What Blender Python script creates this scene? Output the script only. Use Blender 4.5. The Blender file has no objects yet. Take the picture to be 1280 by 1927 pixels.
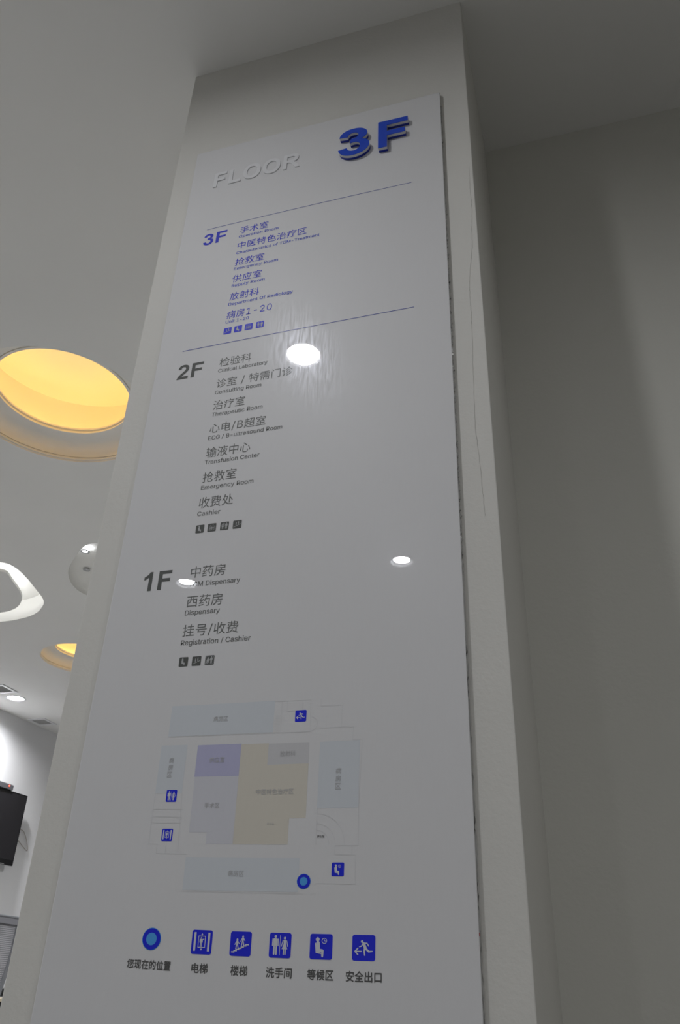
import bpy, bmesh, math, random
from mathutils import Vector, Matrix

random.seed(7)
scene = bpy.context.scene
C = scene.collection
PI = math.pi

# ------------------------------------------------------------------ camera
cam_data = bpy.data.cameras.new('camera')
cam_data.sensor_fit = 'HORIZONTAL'
cam_data.sensor_width = 36.0
cam_data.lens = 1541.7 * 36.0 / 1280.0
cam_data.clip_start = 0.02
cam = bpy.data.objects.new('camera', cam_data)
R3 = Matrix(((0.95707462, 0.11898235, 0.26429412),
             (0.28782784, -0.49746078, -0.81834461),
             (0.03410739, 0.85928806, -0.51035352)))
cam.matrix_world = Matrix.Translation((0, -1.25, 0.75)) @ R3.to_4x4()
C.objects.link(cam)
scene.camera = cam

# ------------------------------------------------------------------ world, exposure
world = bpy.data.worlds.new('world')
scene.world = world
world.use_nodes = True
world.node_tree.nodes['Background'].inputs[0].default_value = (0.8, 0.85, 0.9, 1)
world.node_tree.nodes['Background'].inputs[1].default_value = 0.02
scene.view_settings.view_transform = 'Standard'
scene.view_settings.look = 'None'
scene.view_settings.gamma = 1.0
scene.view_settings.use_curve_mapping = False
scene.view_settings.exposure = 0.88
scene.cycles.max_bounces = 10
scene.cycles.diffuse_bounces = 7
scene.cycles.glossy_bounces = 4
scene.cycles.caustics_reflective = False
scene.cycles.caustics_refractive = False
scene.cycles.use_denoising = True

LAMP_W = 8.5          # watts of each recessed downlight
WARM = 5.0           # strength of the warm strips hidden in the coves
COOL = 4.0            # strength of the white strips in the light troughs

# ------------------------------------------------------------------ helpers
H = 3.156             # ceiling height
ZB = 0.75             # height of the print's zero line above the floor


def tag(o, label=None, cat=None, group=None, kind=None):
    if label: o['label'] = label
    if cat: o['category'] = cat
    if group: o['group'] = group
    if kind: o['kind'] = kind
    return o


def empty(name, loc=(0, 0, 0), rz=0.0):
    o = bpy.data.objects.new(name, None)
    o.empty_display_size = 0.05
    o.location = loc
    o.rotation_euler = (0, 0, rz)
    C.objects.link(o)
    return o


def link(name, me, mat, parent=None, loc=(0, 0, 0)):
    if mat and not me.materials:
        me.materials.append(mat)
    o = bpy.data.objects.new(name, me)
    o.location = loc
    C.objects.link(o)
    if parent is not None:
        o.parent = parent
    return o


def mesh(name, verts, faces, mat=None, parent=None, loc=(0, 0, 0), smooth=False):
    me = bpy.data.meshes.new(name)
    me.from_pydata([tuple(v) for v in verts], [], faces)
    if smooth:
        me.polygons.foreach_set('use_smooth', [True] * len(me.polygons))
    me.update()
    return link(name, me, mat, parent, loc)


def recalc(o):
    bm = bmesh.new(); bm.from_mesh(o.data)
    bmesh.ops.recalc_face_normals(bm, faces=bm.faces)
    bm.to_mesh(o.data); bm.free()
    return o


def box(name, x0, x1, y0, y1, z0, z1, mat, parent=None, bevel=0.0, seg=2):
    bm = bmesh.new()
    bmesh.ops.create_cube(bm, size=1.0)
    for v in bm.verts:
        v.co = Vector(((x0 + x1) / 2 + v.co.x * (x1 - x0), (y0 + y1) / 2 + v.co.y * (y1 - y0), (z0 + z1) / 2 + v.co.z * (z1 - z0)))
    if bevel:
        bmesh.ops.bevel(bm, geom=bm.edges[:], offset=bevel, segments=seg, affect='EDGES', profile=0.5)
    me = bpy.data.meshes.new(name); bm.to_mesh(me); bm.free()
    return link(name, me, mat, parent)


def lathe(name, prof, mat, parent=None, loc=(0, 0, 0), seg=64, smooth=True):
    vs, fs = [], []
    n = len(prof)
    for i in range(seg):
        a = 2 * PI * i / seg
        for r, z in prof:
            vs.append((r * math.cos(a), r * math.sin(a), z))
    for i in range(seg):
        j = (i + 1) % seg
        for k in range(n - 1):
            fs.append((i * n + k, j * n + k, j * n + k + 1, i * n + k + 1))
    o = mesh(name, vs, fs, mat, parent, loc)
    bm = bmesh.new(); bm.from_mesh(o.data)
    bmesh.ops.remove_doubles(bm, verts=bm.verts, dist=1e-6)
    bmesh.ops.recalc_face_normals(bm, faces=bm.faces)
    bm.to_mesh(o.data); bm.free()
    if smooth:
        o.data.polygons.foreach_set('use_smooth', [True] * len(o.data.polygons))
        sharp(o.data)
    return o


def sharp(me, deg=35):
    bm = bmesh.new(); bm.from_mesh(me)
    for e in bm.edges:
        if len(e.link_faces) == 2 and e.calc_face_angle(0) > math.radians(deg):
            e.smooth = False
    bm.to_mesh(me); bm.free()


def tube(name, pts, r, mat, parent=None, seg=8):
    pts = [Vector(p) for p in pts]
    vs, fs = [], []
    n = len(pts)
    up = Vector((0, 0, 1))
    for i, p in enumerate(pts):
        t = (pts[min(i + 1, n - 1)] - pts[max(i - 1, 0)]).normalized()
        a = t.cross(up)
        if a.length < 1e-3: a = t.cross(Vector((1, 0, 0)))
        a.normalize(); b = t.cross(a).normalized()
        rr = r[i] if isinstance(r, (list, tuple)) else r
        for k in range(seg):
            an = 2 * PI * k / seg
            vs.append(p + a * (rr * math.cos(an)) + b * (rr * math.sin(an)))
    for i in range(n - 1):
        for k in range(seg):
            k2 = (k + 1) % seg
            fs.append((i * seg + k, i * seg + k2, (i + 1) * seg + k2, (i + 1) * seg + k))
    fs.append(tuple(range(seg))[::-1]); fs.append(tuple((n - 1) * seg + k for k in range(seg)))
    return recalc(mesh(name, vs, fs, mat, parent, smooth=True))


def fill2d(contours):
    """Flat filled mesh data (verts, faces) from closed contours, holes by even-odd."""
    cu = bpy.data.curves.new('fill', 'CURVE')
    cu.dimensions = '2D'; cu.fill_mode = 'BOTH'
    for c in contours:
        s = cu.splines.new('POLY')
        s.points.add(len(c) - 1)
        for p, q in zip(s.points, c): p.co = (q[0], q[1], 0, 1)
        s.use_cyclic_u = True
    o = bpy.data.objects.new('fill', cu); C.objects.link(o)
    dg = bpy.context.evaluated_depsgraph_get()
    me = bpy.data.meshes.new_from_object(o.evaluated_get(dg))
    vs = [(v.co.x, v.co.y) for v in me.vertices]
    fs = [tuple(p.vertices) for p in me.polygons]
    bpy.data.objects.remove(o); bpy.data.curves.remove(cu); bpy.data.meshes.remove(me)
    return vs, fs


def prism_sides(contours, z0, z1):
    vs, fs = [], []
    for c in contours:
        b = len(vs); n = len(c)
        for x, y in c: vs += [(x, y, z0), (x, y, z1)]
        for i in range(n):
            j = (i + 1) % n
            fs.append((b + 2 * i, b + 2 * j, b + 2 * j + 1, b + 2 * i + 1))
    return vs, fs


def circle(cx, cy, r, n=64):
    return [(cx + r * math.cos(2 * PI * i / n), cy + r * math.sin(2 * PI * i / n)) for i in range(n)]


def smooth_loop(pts, sub=6):
    """Closed Catmull-Rom loop."""
    n = len(pts); out = []
    for i in range(n):
        p0, p1, p2, p3 = (Vector(pts[(i + k) % n]) for k in (-1, 0, 1, 2))
        for s in range(sub):
            t = s / sub
            out.append(tuple(0.5 * ((2 * p1) + (p2 - p0) * t + (2 * p0 - 5 * p1 + 4 * p2 - p3) * t * t + (3 * p1 - p0 - 3 * p2 + p3) * t ** 3)))
    return out


# ------------------------------------------------------------------ materials
def mat(name, color, rough=0.6, metal=0.0, spec=0.5, coat=0.0, noise=0.0, nscale=8.0, bump=0.0, bscale=200.0, emit=None, estr=0.0, trans=0.0, ior=1.5, coat_rough=0.02):
    m = bpy.data.materials.new(name); m.use_nodes = True
    nt = m.node_tree; b = nt.nodes['Principled BSDF']
    b.inputs['Base Color'].default_value = (*color, 1)
    b.inputs['Roughness'].default_value = rough
    b.inputs['Metallic'].default_value = metal
    b.inputs['Specular IOR Level'].default_value = spec
    b.inputs['Coat Weight'].default_value = coat
    b.inputs['Coat Roughness'].default_value = coat_rough
    b.inputs['Transmission Weight'].default_value = trans
    b.inputs['IOR'].default_value = ior
    if emit:
        b.inputs['Emission Color'].default_value = (*emit, 1)
        b.inputs['Emission Strength'].default_value = estr
    tc = nt.nodes.new('ShaderNodeTexCoord')
    if noise:
        n = nt.nodes.new('ShaderNodeTexNoise'); n.inputs['Scale'].default_value = nscale; n.inputs['Detail'].default_value = 4
        nt.links.new(tc.outputs['Object'], n.inputs['Vector'])
        mr = nt.nodes.new('ShaderNodeMapRange')
        mr.inputs['To Min'].default_value = 1 - noise; mr.inputs['To Max'].default_value = 1 + noise
        mr.inputs['From Min'].default_value = 0.3; mr.inputs['From Max'].default_value = 0.7
        nt.links.new(n.outputs['Fac'], mr.inputs['Value'])
        mx = nt.nodes.new('ShaderNodeVectorMath'); mx.operation = 'SCALE'
        mx.inputs[0].default_value = color
        nt.links.new(mr.outputs['Result'], mx.inputs['Scale'])
        nt.links.new(mx.outputs['Vector'], b.inputs['Base Color'])
    if bump:
        n2 = nt.nodes.new('ShaderNodeTexNoise'); n2.inputs['Scale'].default_value = bscale; n2.inputs['Detail'].default_value = 3
        nt.links.new(tc.outputs['Object'], n2.inputs['Vector'])
        bp = nt.nodes.new('ShaderNodeBump'); bp.inputs['Strength'].default_value = bump; bp.inputs['Distance'].default_value = 0.002
        nt.links.new(n2.outputs['Fac'], bp.inputs['Height'])
        nt.links.new(bp.outputs['Normal'], b.inputs['Normal'])
    return m


def scratched(m):
    """Fine wiping scratches: a weak rough second gloss whose weight follows stretched noise."""
    nt = m.node_tree; b = nt.nodes['Principled BSDF']; out = nt.nodes['Material Output']
    g = nt.nodes.new('ShaderNodeBsdfGlossy'); g.inputs['Roughness'].default_value = 0.19
    g.inputs['Color'].default_value = (0.86, 0.89, 1, 1)
    tc = nt.nodes.new('ShaderNodeTexCoord'); mp = nt.nodes.new('ShaderNodeMapping')
    mp.inputs['Scale'].default_value = (70, 1, 9); mp.inputs['Rotation'].default_value = (0, 0.5, 0)
    n = nt.nodes.new('ShaderNodeTexNoise'); n.inputs['Scale'].default_value = 3; n.inputs['Detail'].default_value = 6
    nt.links.new(tc.outputs['Object'], mp.inputs['Vector']); nt.links.new(mp.outputs['Vector'], n.inputs['Vector'])
    mr = nt.nodes.new('ShaderNodeMapRange'); mr.inputs['From Min'].default_value = 0.35; mr.inputs['From Max'].default_value = 0.75
    mr.inputs['To Min'].default_value = 0.0; mr.inputs['To Max'].default_value = 0.0095
    nt.links.new(n.outputs['Fac'], mr.inputs['Value'])
    mx = nt.nodes.new('ShaderNodeMixShader')
    nt.links.new(mr.outputs['Result'], mx.inputs['Fac'])
    nt.links.new(b.outputs['BSDF'], mx.inputs[1]); nt.links.new(g.outputs['BSDF'], mx.inputs[2])
    nt.links.new(mx.outputs['Shader'], out.inputs['Surface'])
    return m


M = {}
M['wall'] = mat('wall_paint', (0.70, 0.69, 0.655), 0.75, noise=0.02, nscale=3, bump=0.25, bscale=120)
M['ceiling'] = mat('ceiling_paint', (0.74, 0.735, 0.715), 0.85, noise=0.015, nscale=2)
M['back_wall'] = mat('back_wall_paint', (0.66, 0.655, 0.61), 0.8, noise=0.02, nscale=2, bump=0.2, bscale=100)
M['white_wall'] = mat('white_wall_paint', (0.76, 0.76, 0.77), 0.8, noise=0.015, nscale=2)
M['floor'] = mat('floor_stone', (0.33, 0.33, 0.32), 0.35, noise=0.06, nscale=1.5)
M['crack'] = mat('crack_dark', (0.46, 0.45, 0.42), 0.9)
BOARD = (0.735, 0.735, 0.75)


def printed(name, col): return scratched(mat(name, col, 0.45, spec=0.15, coat=1.0, coat_rough=0.004))


M['board'] = printed('board_white', BOARD)
M['board_edge'] = mat('board_edge', (0.62, 0.63, 0.63), 0.35)
M['blue'] = printed('print_blue', (0.022, 0.035, 0.62))
M['line_blue'] = printed('print_line_blue', (0.10, 0.12, 0.42))
M['icon_blue'] = printed('icon_blue', (0.018, 0.028, 0.72))
M['text_blue'] = printed('print_text_blue', (0.035, 0.075, 0.62))
M['grey'] = printed('print_grey', (0.10, 0.105, 0.10))
M['text_grey'] = printed('print_text_grey', (0.16, 0.165, 0.16))
M['dark_text'] = printed('print_dark', (0.11, 0.11, 0.11))
M['plan_text'] = printed('plan_text', (0.50, 0.50, 0.51))
M['plan_line'] = printed('plan_line', (0.66, 0.665, 0.68))
M['ward'] = printed('plan_ward', (0.665, 0.70, 0.745))
M['supply'] = printed('plan_supply', (0.50, 0.50, 0.70))
M['operating'] = printed('plan_operating', (0.655, 0.66, 0.715))
M['tcm'] = printed('plan_treatment', (0.685, 0.65, 0.575))
M['radio'] = printed('plan_radiology', (0.62, 0.62, 0.64))
M['icon_white'] = printed('icon_white', (0.70, 0.72, 0.78))
M['icon_pale'] = printed('icon_pale', (0.50, 0.51, 0.52))
M['dot_rim'] = printed('dot_rim', (0.05, 0.30, 0.75))
M['dot_core'] = printed('dot_core', (0.09, 0.38, 0.85))
M['acryl_blue'] = mat('acrylic_blue', (0.008, 0.065, 0.60), 0.12, spec=0.5)
M['acryl_refracted'] = mat('acrylic_refracted_blue', (0.006, 0.02, 0.30), 0.15, spec=0.5)
M['acryl_clear'] = mat('acrylic_clear', (0.88, 0.89, 0.90), 0.08, spec=0.6, trans=0.35, ior=1.49)
M['sealant'] = mat('sealant', (0.46, 0.46, 0.45), 0.12, spec=0.7, bump=0.6, bscale=60)
M['line_seal'] = mat('line_seal', (0.20, 0.20, 0.19), 0.5)
M['lamp'] = mat('lamp_glow', (1, 1, 1), 0.5, emit=(0.93, 0.96, 1.0), estr=14.0)
M['lamp_off'] = mat('lamp_off', (0.8, 0.8, 0.82), 0.4)
M['lamp_rim'] = mat('lamp_rim', (0.75, 0.75, 0.76), 0.35)
M['reflector'] = mat('lamp_reflector', (0.85, 0.86, 0.88), 0.25, metal=0.6)
M['warm'] = mat('warm_led', (1, 0.9, 0.7), 0.5, emit=(1.0, 0.585, 0.15), estr=WARM)
M['cool'] = mat('white_led', (1, 1, 1), 0.5, emit=(0.95, 0.97, 1.0), estr=COOL)
M['cove'] = mat('cove_paint', (0.78, 0.77, 0.74), 0.85)
M['vent'] = mat('vent_metal', (0.42, 0.42, 0.41), 0.5)
M['vent_dark'] = mat('vent_dark', (0.10, 0.10, 0.10), 0.7)
M['tv'] = mat('tv_black', (0.012, 0.012, 0.013), 0.25, spec=0.4)
M['screen'] = mat('tv_screen', (0.022, 0.021, 0.024), 0.22, spec=0.55)
M['silver'] = mat('silver_trim', (0.5, 0.5, 0.5), 0.3, metal=0.8)
M['device'] = mat('device_grey', (0.10, 0.10, 0.11), 0.4)
M['red_led'] = mat('red_led', (0.8, 0.05, 0.03), 0.4, emit=(1, 0.06, 0.03), estr=3.0)
M['cable'] = mat('cable', (0.42, 0.38, 0.35), 0.6)
M['steel'] = mat('seat_steel', (0.21, 0.21, 0.225), 0.42, metal=0.4)
M['steel_light'] = mat('seat_steel_edge', (0.34, 0.35, 0.37), 0.3, metal=0.7)
M['black'] = mat('black_plastic', (0.015, 0.015, 0.016), 0.4)
M['wood'] = mat('pale_wood', (0.36, 0.31, 0.22), 0.5, noise=0.1, nscale=14)

# ------------------------------------------------------------------ the setting
def sbox(name, *a, **k):
    o = box(name, *a, **k); o['kind'] = 'structure'; return o


sbox('floor', -6.2, 4.6, -9.0, 10.0, -0.1, 0.0, M['floor'])
PX0, PX1, PY = -0.9267, -0.1139, 0.012          # the pillar
BY = PY + 0.492                                  # the wall beside it
sbox('wall_pillar', PX0, PX1, PY, BY + 0.25, 0.0, H + 0.02, M['wall'], bevel=0.002)
sbox('wall_back', PX1 - 0.05, 4.5, BY, BY + 0.24, 0.0, H + 0.02, M['back_wall'])
sbox('wall_right', 4.4, 4.6, -9.0, BY + 0.2, 0.0, H + 0.02, M['wall'])
sbox('wall_front', -6.2, 4.6, -9.1, -8.9, 0.0, H + 0.02, M['wall'])
sbox('wall_far', -6.2, 4.6, 9.9, 10.1, 0.0, H + 0.02, M['white_wall'])
wl = sbox('wall_left', -0.2, 0.0, -15.0, 5.0, 0.0, H + 0.02, M['white_wall'])
WANG = math.atan2(0.06808, 0.99768)              # the wall runs a little off square
wl.location = (-5.7147, 6.0085, 0); wl.rotation_euler = (0, 0, -WANG)
pc = Vector((-0.1139 - 0.030, PY - 0.0006, 0))

# crack in the pillar's plaster
crk = [(-0.118, 1.695), (-0.119, 1.62), (-0.1185, 1.547), (-0.122, 1.48), (-0.1234, 1.421), (-0.131, 1.36), (-0.1358, 1.306), (-0.1352, 1.24), (-0.136, 1.182), (-0.1391, 1.067), (-0.1412, 0.936), (-0.1373, 0.861), (-0.1355, 0.79), (-0.133, 0.735)]
pts = []
for (x0, z0), (x1, z1) in zip(crk, crk[1:]):
    for k in range(8):
        t = k / 8; pts.append((x0 + (x1 - x0) * t - 0.004 + random.uniform(-0.0007, 0.0007), z0 + (z1 - z0) * t + ZB))
vs, fs = [], []
for i, (x, z) in enumerate(pts):
    w = 0.00022 + 0.00022 * random.random()
    vs += [(x - w, PY - 0.0003, z), (x + w, PY - 0.0003, z)]
    if i: fs.append((2 * i - 2, 2 * i - 1, 2 * i + 1, 2 * i))
mesh('plaster_crack', vs, fs, M['crack'], bpy.data.objects['wall_pillar'])

# ------------------------------------------------------------------ ceiling with its openings
COVES = [(-2.294, 1.362, 0.451), (-4.072, 4.473, 0.378)]
BLOB_O = smooth_loop([(-3.629, 2.707), (-3.578, 2.790), (-3.592, 2.930), (-3.640, 3.120), (-3.703, 3.310), (-3.790, 3.415), (-3.911, 3.508), (-4.073, 3.565), (-4.278, 3.583), (-4.55, 3.52), (-4.74, 3.33), (-4.72, 3.05), (-4.50, 2.82), (-4.20, 2.68), (-3.90, 2.63)])
BLOB_I = smooth_loop([(-3.700, 2.835), (-3.726, 2.970), (-3.789, 3.152), (-3.851, 3.258), (-3.945, 3.352), (-4.046, 3.409), (-4.166, 3.432), (-4.40, 3.42), (-4.56, 3.27), (-4.55, 3.10), (-4.38, 2.94), (-4.12, 2.81), (-3.88, 2.77)])
DISH = smooth_loop([(-2.880, 2.617), (-3.013, 2.689), (-3.133, 2.798), (-3.237, 2.909), (-3.307, 3.025), (-3.345, 3.135), (-3.350, 3.260), (-3.27, 3.40), (-3.08, 3.46), (-2.84, 3.38), (-2.64, 3.16), (-2.55, 2.90), (-2.66, 2.68)])
LAMPS = [(-1.016, -1.287), (-1.042, -3.294), (-2.547, -3.281), (-2.250, -5.435), (-5.348, 5.273)]
FILL_LAMPS = [(-2.30, 5.2), (-1.10, 3.4), (-4.60, 0.3), (-1.20, 1.60), (1.97, -3.29), (0.47, -5.4), (1.10, -1.29)]  # unseen lamps added to brighten the hall, ceiling and right wall
LR = 0.076
VENTS = [(-5.562, 6.026, 0.15, 0.155), (-5.308, 4.995, 0.145, 0.16)]
SIDE = 4.5
contours = [[(-6.2, -9.0), (4.6, -9.0), (4.6, 10.0), (-6.2, 10.0)]]
for x, y, r in COVES: contours.append(circle(x, y, r, 96))
contours += [BLOB_O, DISH]
for x, y in LAMPS + FILL_LAMPS: contours.append(circle(x, y, {LAMPS[0]: 0.079, LAMPS[4]: 0.084}.get((x, y), LR), 48))
for x, y, w, d in VENTS: contours.append([(x - w / 2, y - d / 2), (x + w / 2, y - d / 2), (x + w / 2, y + d / 2), (x - w / 2, y + d / 2)])
cv, cf = fill2d(contours)
ceil = mesh('ceiling', [(x, y, H) for x, y in cv], cf, M['ceiling'])
ceil['kind'] = 'structure'
sv, sf = prism_sides(contours[1 + len(COVES) + 2:], H, H + 0.02)
mesh('opening_edge', sv, sf, M['ceiling'], ceil)


# ------------------------------------------------------------------ recessed downlights
def downlight(x, y, r, label, power=LAMP_W, group=None, lit=True, spread=165, depth=0.014, face=0.024):
    t = tag(empty('downlight', (x, y, H)), label, 'ceiling light', group)
    lathe('trim_ring', [(r - 0.004, 0.002), (r + 0.010, -0.0005), (r + 0.013, -0.003), (r + 0.010, -0.005), (r + 0.001, -0.005), (r - 0.006, -0.001), (r - 0.010, 0.010), (r - 0.004, 0.002)], M['lamp_rim'], t, seg=48)
    lathe('reflector', [(r - 0.007, 0.0), (r - 0.016, 0.018), (r - 0.021, 0.034)], M['reflector'], t, seg=48)
    lathe('step_ring', [(r - 0.021, 0.034), (r - 0.026, 0.034), (r - 0.027, 0.040)], M['lamp_rim'], t, seg=48)
    lathe('diffuser', [(0.0, 0.030), (r * 0.5, 0.032), (r - 0.022, 0.038), (r - 0.020, 0.050), (0.0, 0.052)], M['lamp'] if lit else M['lamp_off'], t, seg=48)
    if not lit: return t
    ld = bpy.data.lights.new('bulb', 'AREA'); ld.shape = 'DISK'; ld.size = 2 * (r - face)
    ld.energy = power; ld.color = (0.97, 0.975, 1.0); ld.spread = math.radians(spread)
    lo = bpy.data.objects.new('bulb', ld); lo.location = (0, 0, depth); C.objects.link(lo); lo.parent = t
    lo.visible_camera = True
    return t


downlight(*LAMPS[0], 0.079, 'recessed downlight nearest the sign, mirrored largest and brightest in the panel', LAMP_W * 1.03, spread=178, depth=0.004, face=0.007)
downlight(*LAMPS[1], LR, 'round white recessed downlight mirrored at the right of the panel, level with the 1F entry', LAMP_W * 0.35)
downlight(*LAMPS[2], LR, 'round white recessed downlight mirrored over the 1F dispensary text', LAMP_W * 0.35)
downlight(*LAMPS[3], LR, 'round white recessed downlight farthest from the sign, a faint speck above the floor plan', lit=False)
downlight(*LAMPS[4], 0.084, 'bright round recessed downlight between the two square vents near the television wall', 16.0, depth=0.028)
WHERE = ('unseen fill lamp added behind the pillar, deep in the hall towards the television corner',
         'unseen fill lamp added straight behind the pillar and the wall beside it',
         'unseen fill lamp added at the left, before the round yellow cove',
         'unseen fill lamp added close behind the pillar, right of the large yellow cove',
         'unseen fill lamp added far to the right, well before the sign',
         'unseen fill lamp added far behind where the photographer stands',
         'unseen fill lamp added at the right, just before the bare grey wall')
for (x, y), k, lb in zip(FILL_LAMPS, (4.2, 4.3, 4.0, 3.1, 1.3, 0.9, 0.38), WHERE):
    downlight(x, y, LR, lb, LAMP_W * k)  # fill lamps, built like the downlights but added for their light


# ------------------------------------------------------------------ round coves with hidden warm light
def cove(x, y, R, label):
    k = R / 0.451
    t = tag(empty('round_cove', (x, y, H)), label, 'cove light', 'round warm ceiling coves')
    # double lip at the ceiling opening
    lathe('outer_lip', [(R + 0.001, 0.0), (R + 0.001, 0.010), (R - 0.008, 0.010), (R - 0.008, 0.018), (R + 0.004, 0.020), (R + 0.004, 0.030), (R - 0.001, 0.032)], M['cove'], t, seg=96)
    r2 = 0.326 * k
    r3 = r2 + 0.014
    lathe('lower_bowl', [(R - 0.001, 0.030)] + [(r3 + (R - 0.001 - r3) * math.cos(a * PI / 20), 0.034 + 0.070 * math.sin(a * PI / 20)) for a in range(11)], M['cove'], t, seg=96)
    lathe('inner_ring', [(r2 + 0.020, 0.106), (r2 + 0.012, 0.108), (r2 + 0.012, 0.098), (r2, 0.098), (r2, 0.106), (r2 + 0.008, 0.108), (r2 + 0.008, 0.116), (r2 - 0.002, 0.118), (r2 - 0.002, 0.128), (r2 + 0.05, 0.132), (0.50 * k, 0.132)], M['cove'], t, seg=96)
    lathe('upper_drum', [(0.485 * k, 0.132), (0.485 * k, 0.40), (0.44 * k, 0.43), (0.0, 0.44)], M['cove'], t, seg=96)
    s = lathe('light_strip', [(0.462 * k, 0.150), (0.474 * k, 0.150), (0.474 * k, 0.166), (0.462 * k, 0.166), (0.462 * k, 0.150)], M['warm'], t, seg=96)
    return t


cove(*COVES[0], 'large round ceiling cove glowing yellow, beside the upper half of the pillar')
cove(*COVES[1], 'small round ceiling cove glowing yellow, half hidden by the pillar above the downlight')

# ------------------------------------------------------------------ free-form light trough
t = tag(empty('light_trough', (-4.1, 3.1, H)), 'free-form ring of bright white light trough around a plain ceiling island', 'cove light')
off = lambda c: [(x + 4.1, y - 3.1) for x, y in c]
v, f = prism_sides([off(BLOB_O)], 0.0, 0.16)
mesh('trough_wall', v, f, M['cove'], t, smooth=True)
v, f = fill2d([off(BLOB_O)])
mesh('trough_roof', [(x, y, 0.16) for x, y in v], f, M['cove'], t)
v, f = fill2d([off(BLOB_I)])
v2, f2 = prism_sides([off(BLOB_I)], 0.0, 0.018)
mesh('island_panel', [(x, y, 0.0) for x, y in v] + [(x, y, 0.018) for x, y in v] + v2, f + [tuple(i + len(v) for i in q)[::-1] for q in f] + [tuple(i + 2 * len(v) for i in q) for q in f2], M['ceiling'], t)
cin = Vector((sum(p[0] for p in BLOB_I) / len(BLOB_I), sum(p[1] for p in BLOB_I) / len(BLOB_I)))
ring = [(cin.x + (x - cin.x) * 0.86 + 4.1, cin.y + (y - cin.y) * 0.80 - 3.1, 0.032) for x, y in BLOB_I]
tube('light_strip', ring + ring[:1], 0.010, M['cool'], t, 6)
# joint in the trough where two boards meet
box('board_joint', -0.0015, 0.0015, 0, 0.20, 0.155, 0.160, M['lamp_rim'], t).location = (0.36, 0.10, 0)
for a in (0.0, 2.1, 4.2):
    tube('hanger_rod', [(0.0 + 0.12 * math.cos(a), 0.1 * math.sin(a), 0.018), (0.12 * math.cos(a), 0.1 * math.sin(a), 0.16)], 0.004, M['lamp_rim'], t, 6)

# ------------------------------------------------------------------ shallow lit recess
t = tag(empty('ceiling_recess', (-2.95, 3.0, H)), 'shallow free-form white ceiling recess with a small spot, half hidden by the pillar', 'ceiling recess')
off = lambda c, s=1.0: [(x * s + (1 - s) * -2.95 + 2.95, y * s + (1 - s) * 3.0 - 3.0) for x, y in c]
vs, fs = [], []
rings = [(1.0, 0.0), (1.0, 0.010), (0.985, 0.030), (0.95, 0.045), (0.88, 0.055), (0.70, 0.060), (0.4, 0.062)]
n = len(DISH)
for s, z in rings: vs += [(x, y, z) for x, y in off(DISH, s)]
for k in range(len(rings) - 1):
    for i in range(n): fs.append((k * n + i, k * n + (i + 1) % n, (k + 1) * n + (i + 1) % n, (k + 1) * n + i))
fs.append(tuple((len(rings) - 1) * n + i for i in range(n)))
recalc(mesh('recess_shell', vs, fs, M['cove'], t, smooth=True))


def spot(x, y, z, r, name, power):
    u = tag(empty(name, (x, y, z)), 'small round spot lamp set in the rim of the half-hidden ceiling recess', 'ceiling light')
    lathe('trim_ring', [(r, 0.002), (r + 0.010, 0.0), (r + 0.011, -0.004), (r + 0.002, -0.006), (r - 0.002, -0.003), (r - 0.003, 0.008), (r, 0.002)], M['silver'], u, seg=32)
    lathe('diffuser', [(0, -0.001), (r * 0.6, -0.0005), (r - 0.001, 0.002), (r - 0.001, 0.010), (0, 0.012)], M['lamp'] if power else M['lamp_off'], u, seg=32)
    if not power: return u
    ld = bpy.data.lights.new('bulb', 'AREA'); ld.shape = 'DISK'; ld.size = r * 1.6; ld.energy = power; ld.color = (1, 0.98, 0.94)
    lo = bpy.data.objects.new('bulb', ld); lo.location = (0, 0, -0.010); C.objects.link(lo); lo.parent = u
    return u


spot(-3.010, 2.740, H + 0.026, 0.019, 'spot_lamp', 0.05)
u = spot(-3.182, 3.026, H + 0.052, 0.013, 'spot_lamp', 0.0)
u['label'] = 'tiny unlit round fitting in the middle of the half-hidden ceiling recess'


# ------------------------------------------------------------------ ceiling vents
def vent(x, y, w, d, label):
    t = tag(empty('ceiling_vent', (x, y, H)), label, 'vent', 'square ceiling vents')
    b = 0.035
    bm = bmesh.new()
    out = [(-w / 2 - b, -d / 2 - b), (w / 2 + b, -d / 2 - b), (w / 2 + b, d / 2 + b), (-w / 2 - b, d / 2 + b)]
    inn = [(-w / 2, -d / 2), (w / 2, -d / 2), (w / 2, d / 2), (-w / 2, d / 2)]
    vs = [(*p, -0.001) for p in out] + [(p[0] * 0.97, p[1] * 0.97, -0.008) for p in out] + [(*p, -0.006) for p in inn] + [(*p, 0.015) for p in inn]
    fs = []
    for k in range(3):
        for i in range(4): fs.append((k * 4 + i, k * 4 + (i + 1) % 4, k * 4 + 4 + (i + 1) % 4, k * 4 + 4 + i))
    recalc(mesh('frame', vs, fs, M['lamp_rim'], t))
    box('backing', -w / 2, w / 2, -d / 2, d / 2, 0.016, 0.018, M['vent_dark'], t)
    n = 9
    base = None
    for i in range(n):
        px = -w / 2 + w * (i + 0.5) / n
        vsl = [(-0.008, -d / 2, -0.003), (0.006, -d / 2, 0.010), (0.006, d / 2, 0.010), (-0.008, d / 2, -0.003), (-0.007, -d / 2, -0.004), (0.007, -d / 2, 0.009), (0.007, d / 2, 0.009), (-0.007, d / 2, -0.004)]
        if base is None:
            base = mesh('slat', vsl, [(0, 1, 2, 3), (4, 7, 6, 5), (0, 4, 5, 1), (3, 2, 6, 7)], M['vent'], t, (px, 0, 0))
        else:
            o = base.copy(); o.location = (px, 0, 0); C.objects.link(o)


vent(*VENTS[0], 'square grey ceiling vent nearer the pillar, in the corner above the television')
vent(*VENTS[1], 'square grey ceiling vent at the left picture edge beyond the bright downlight')

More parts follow.
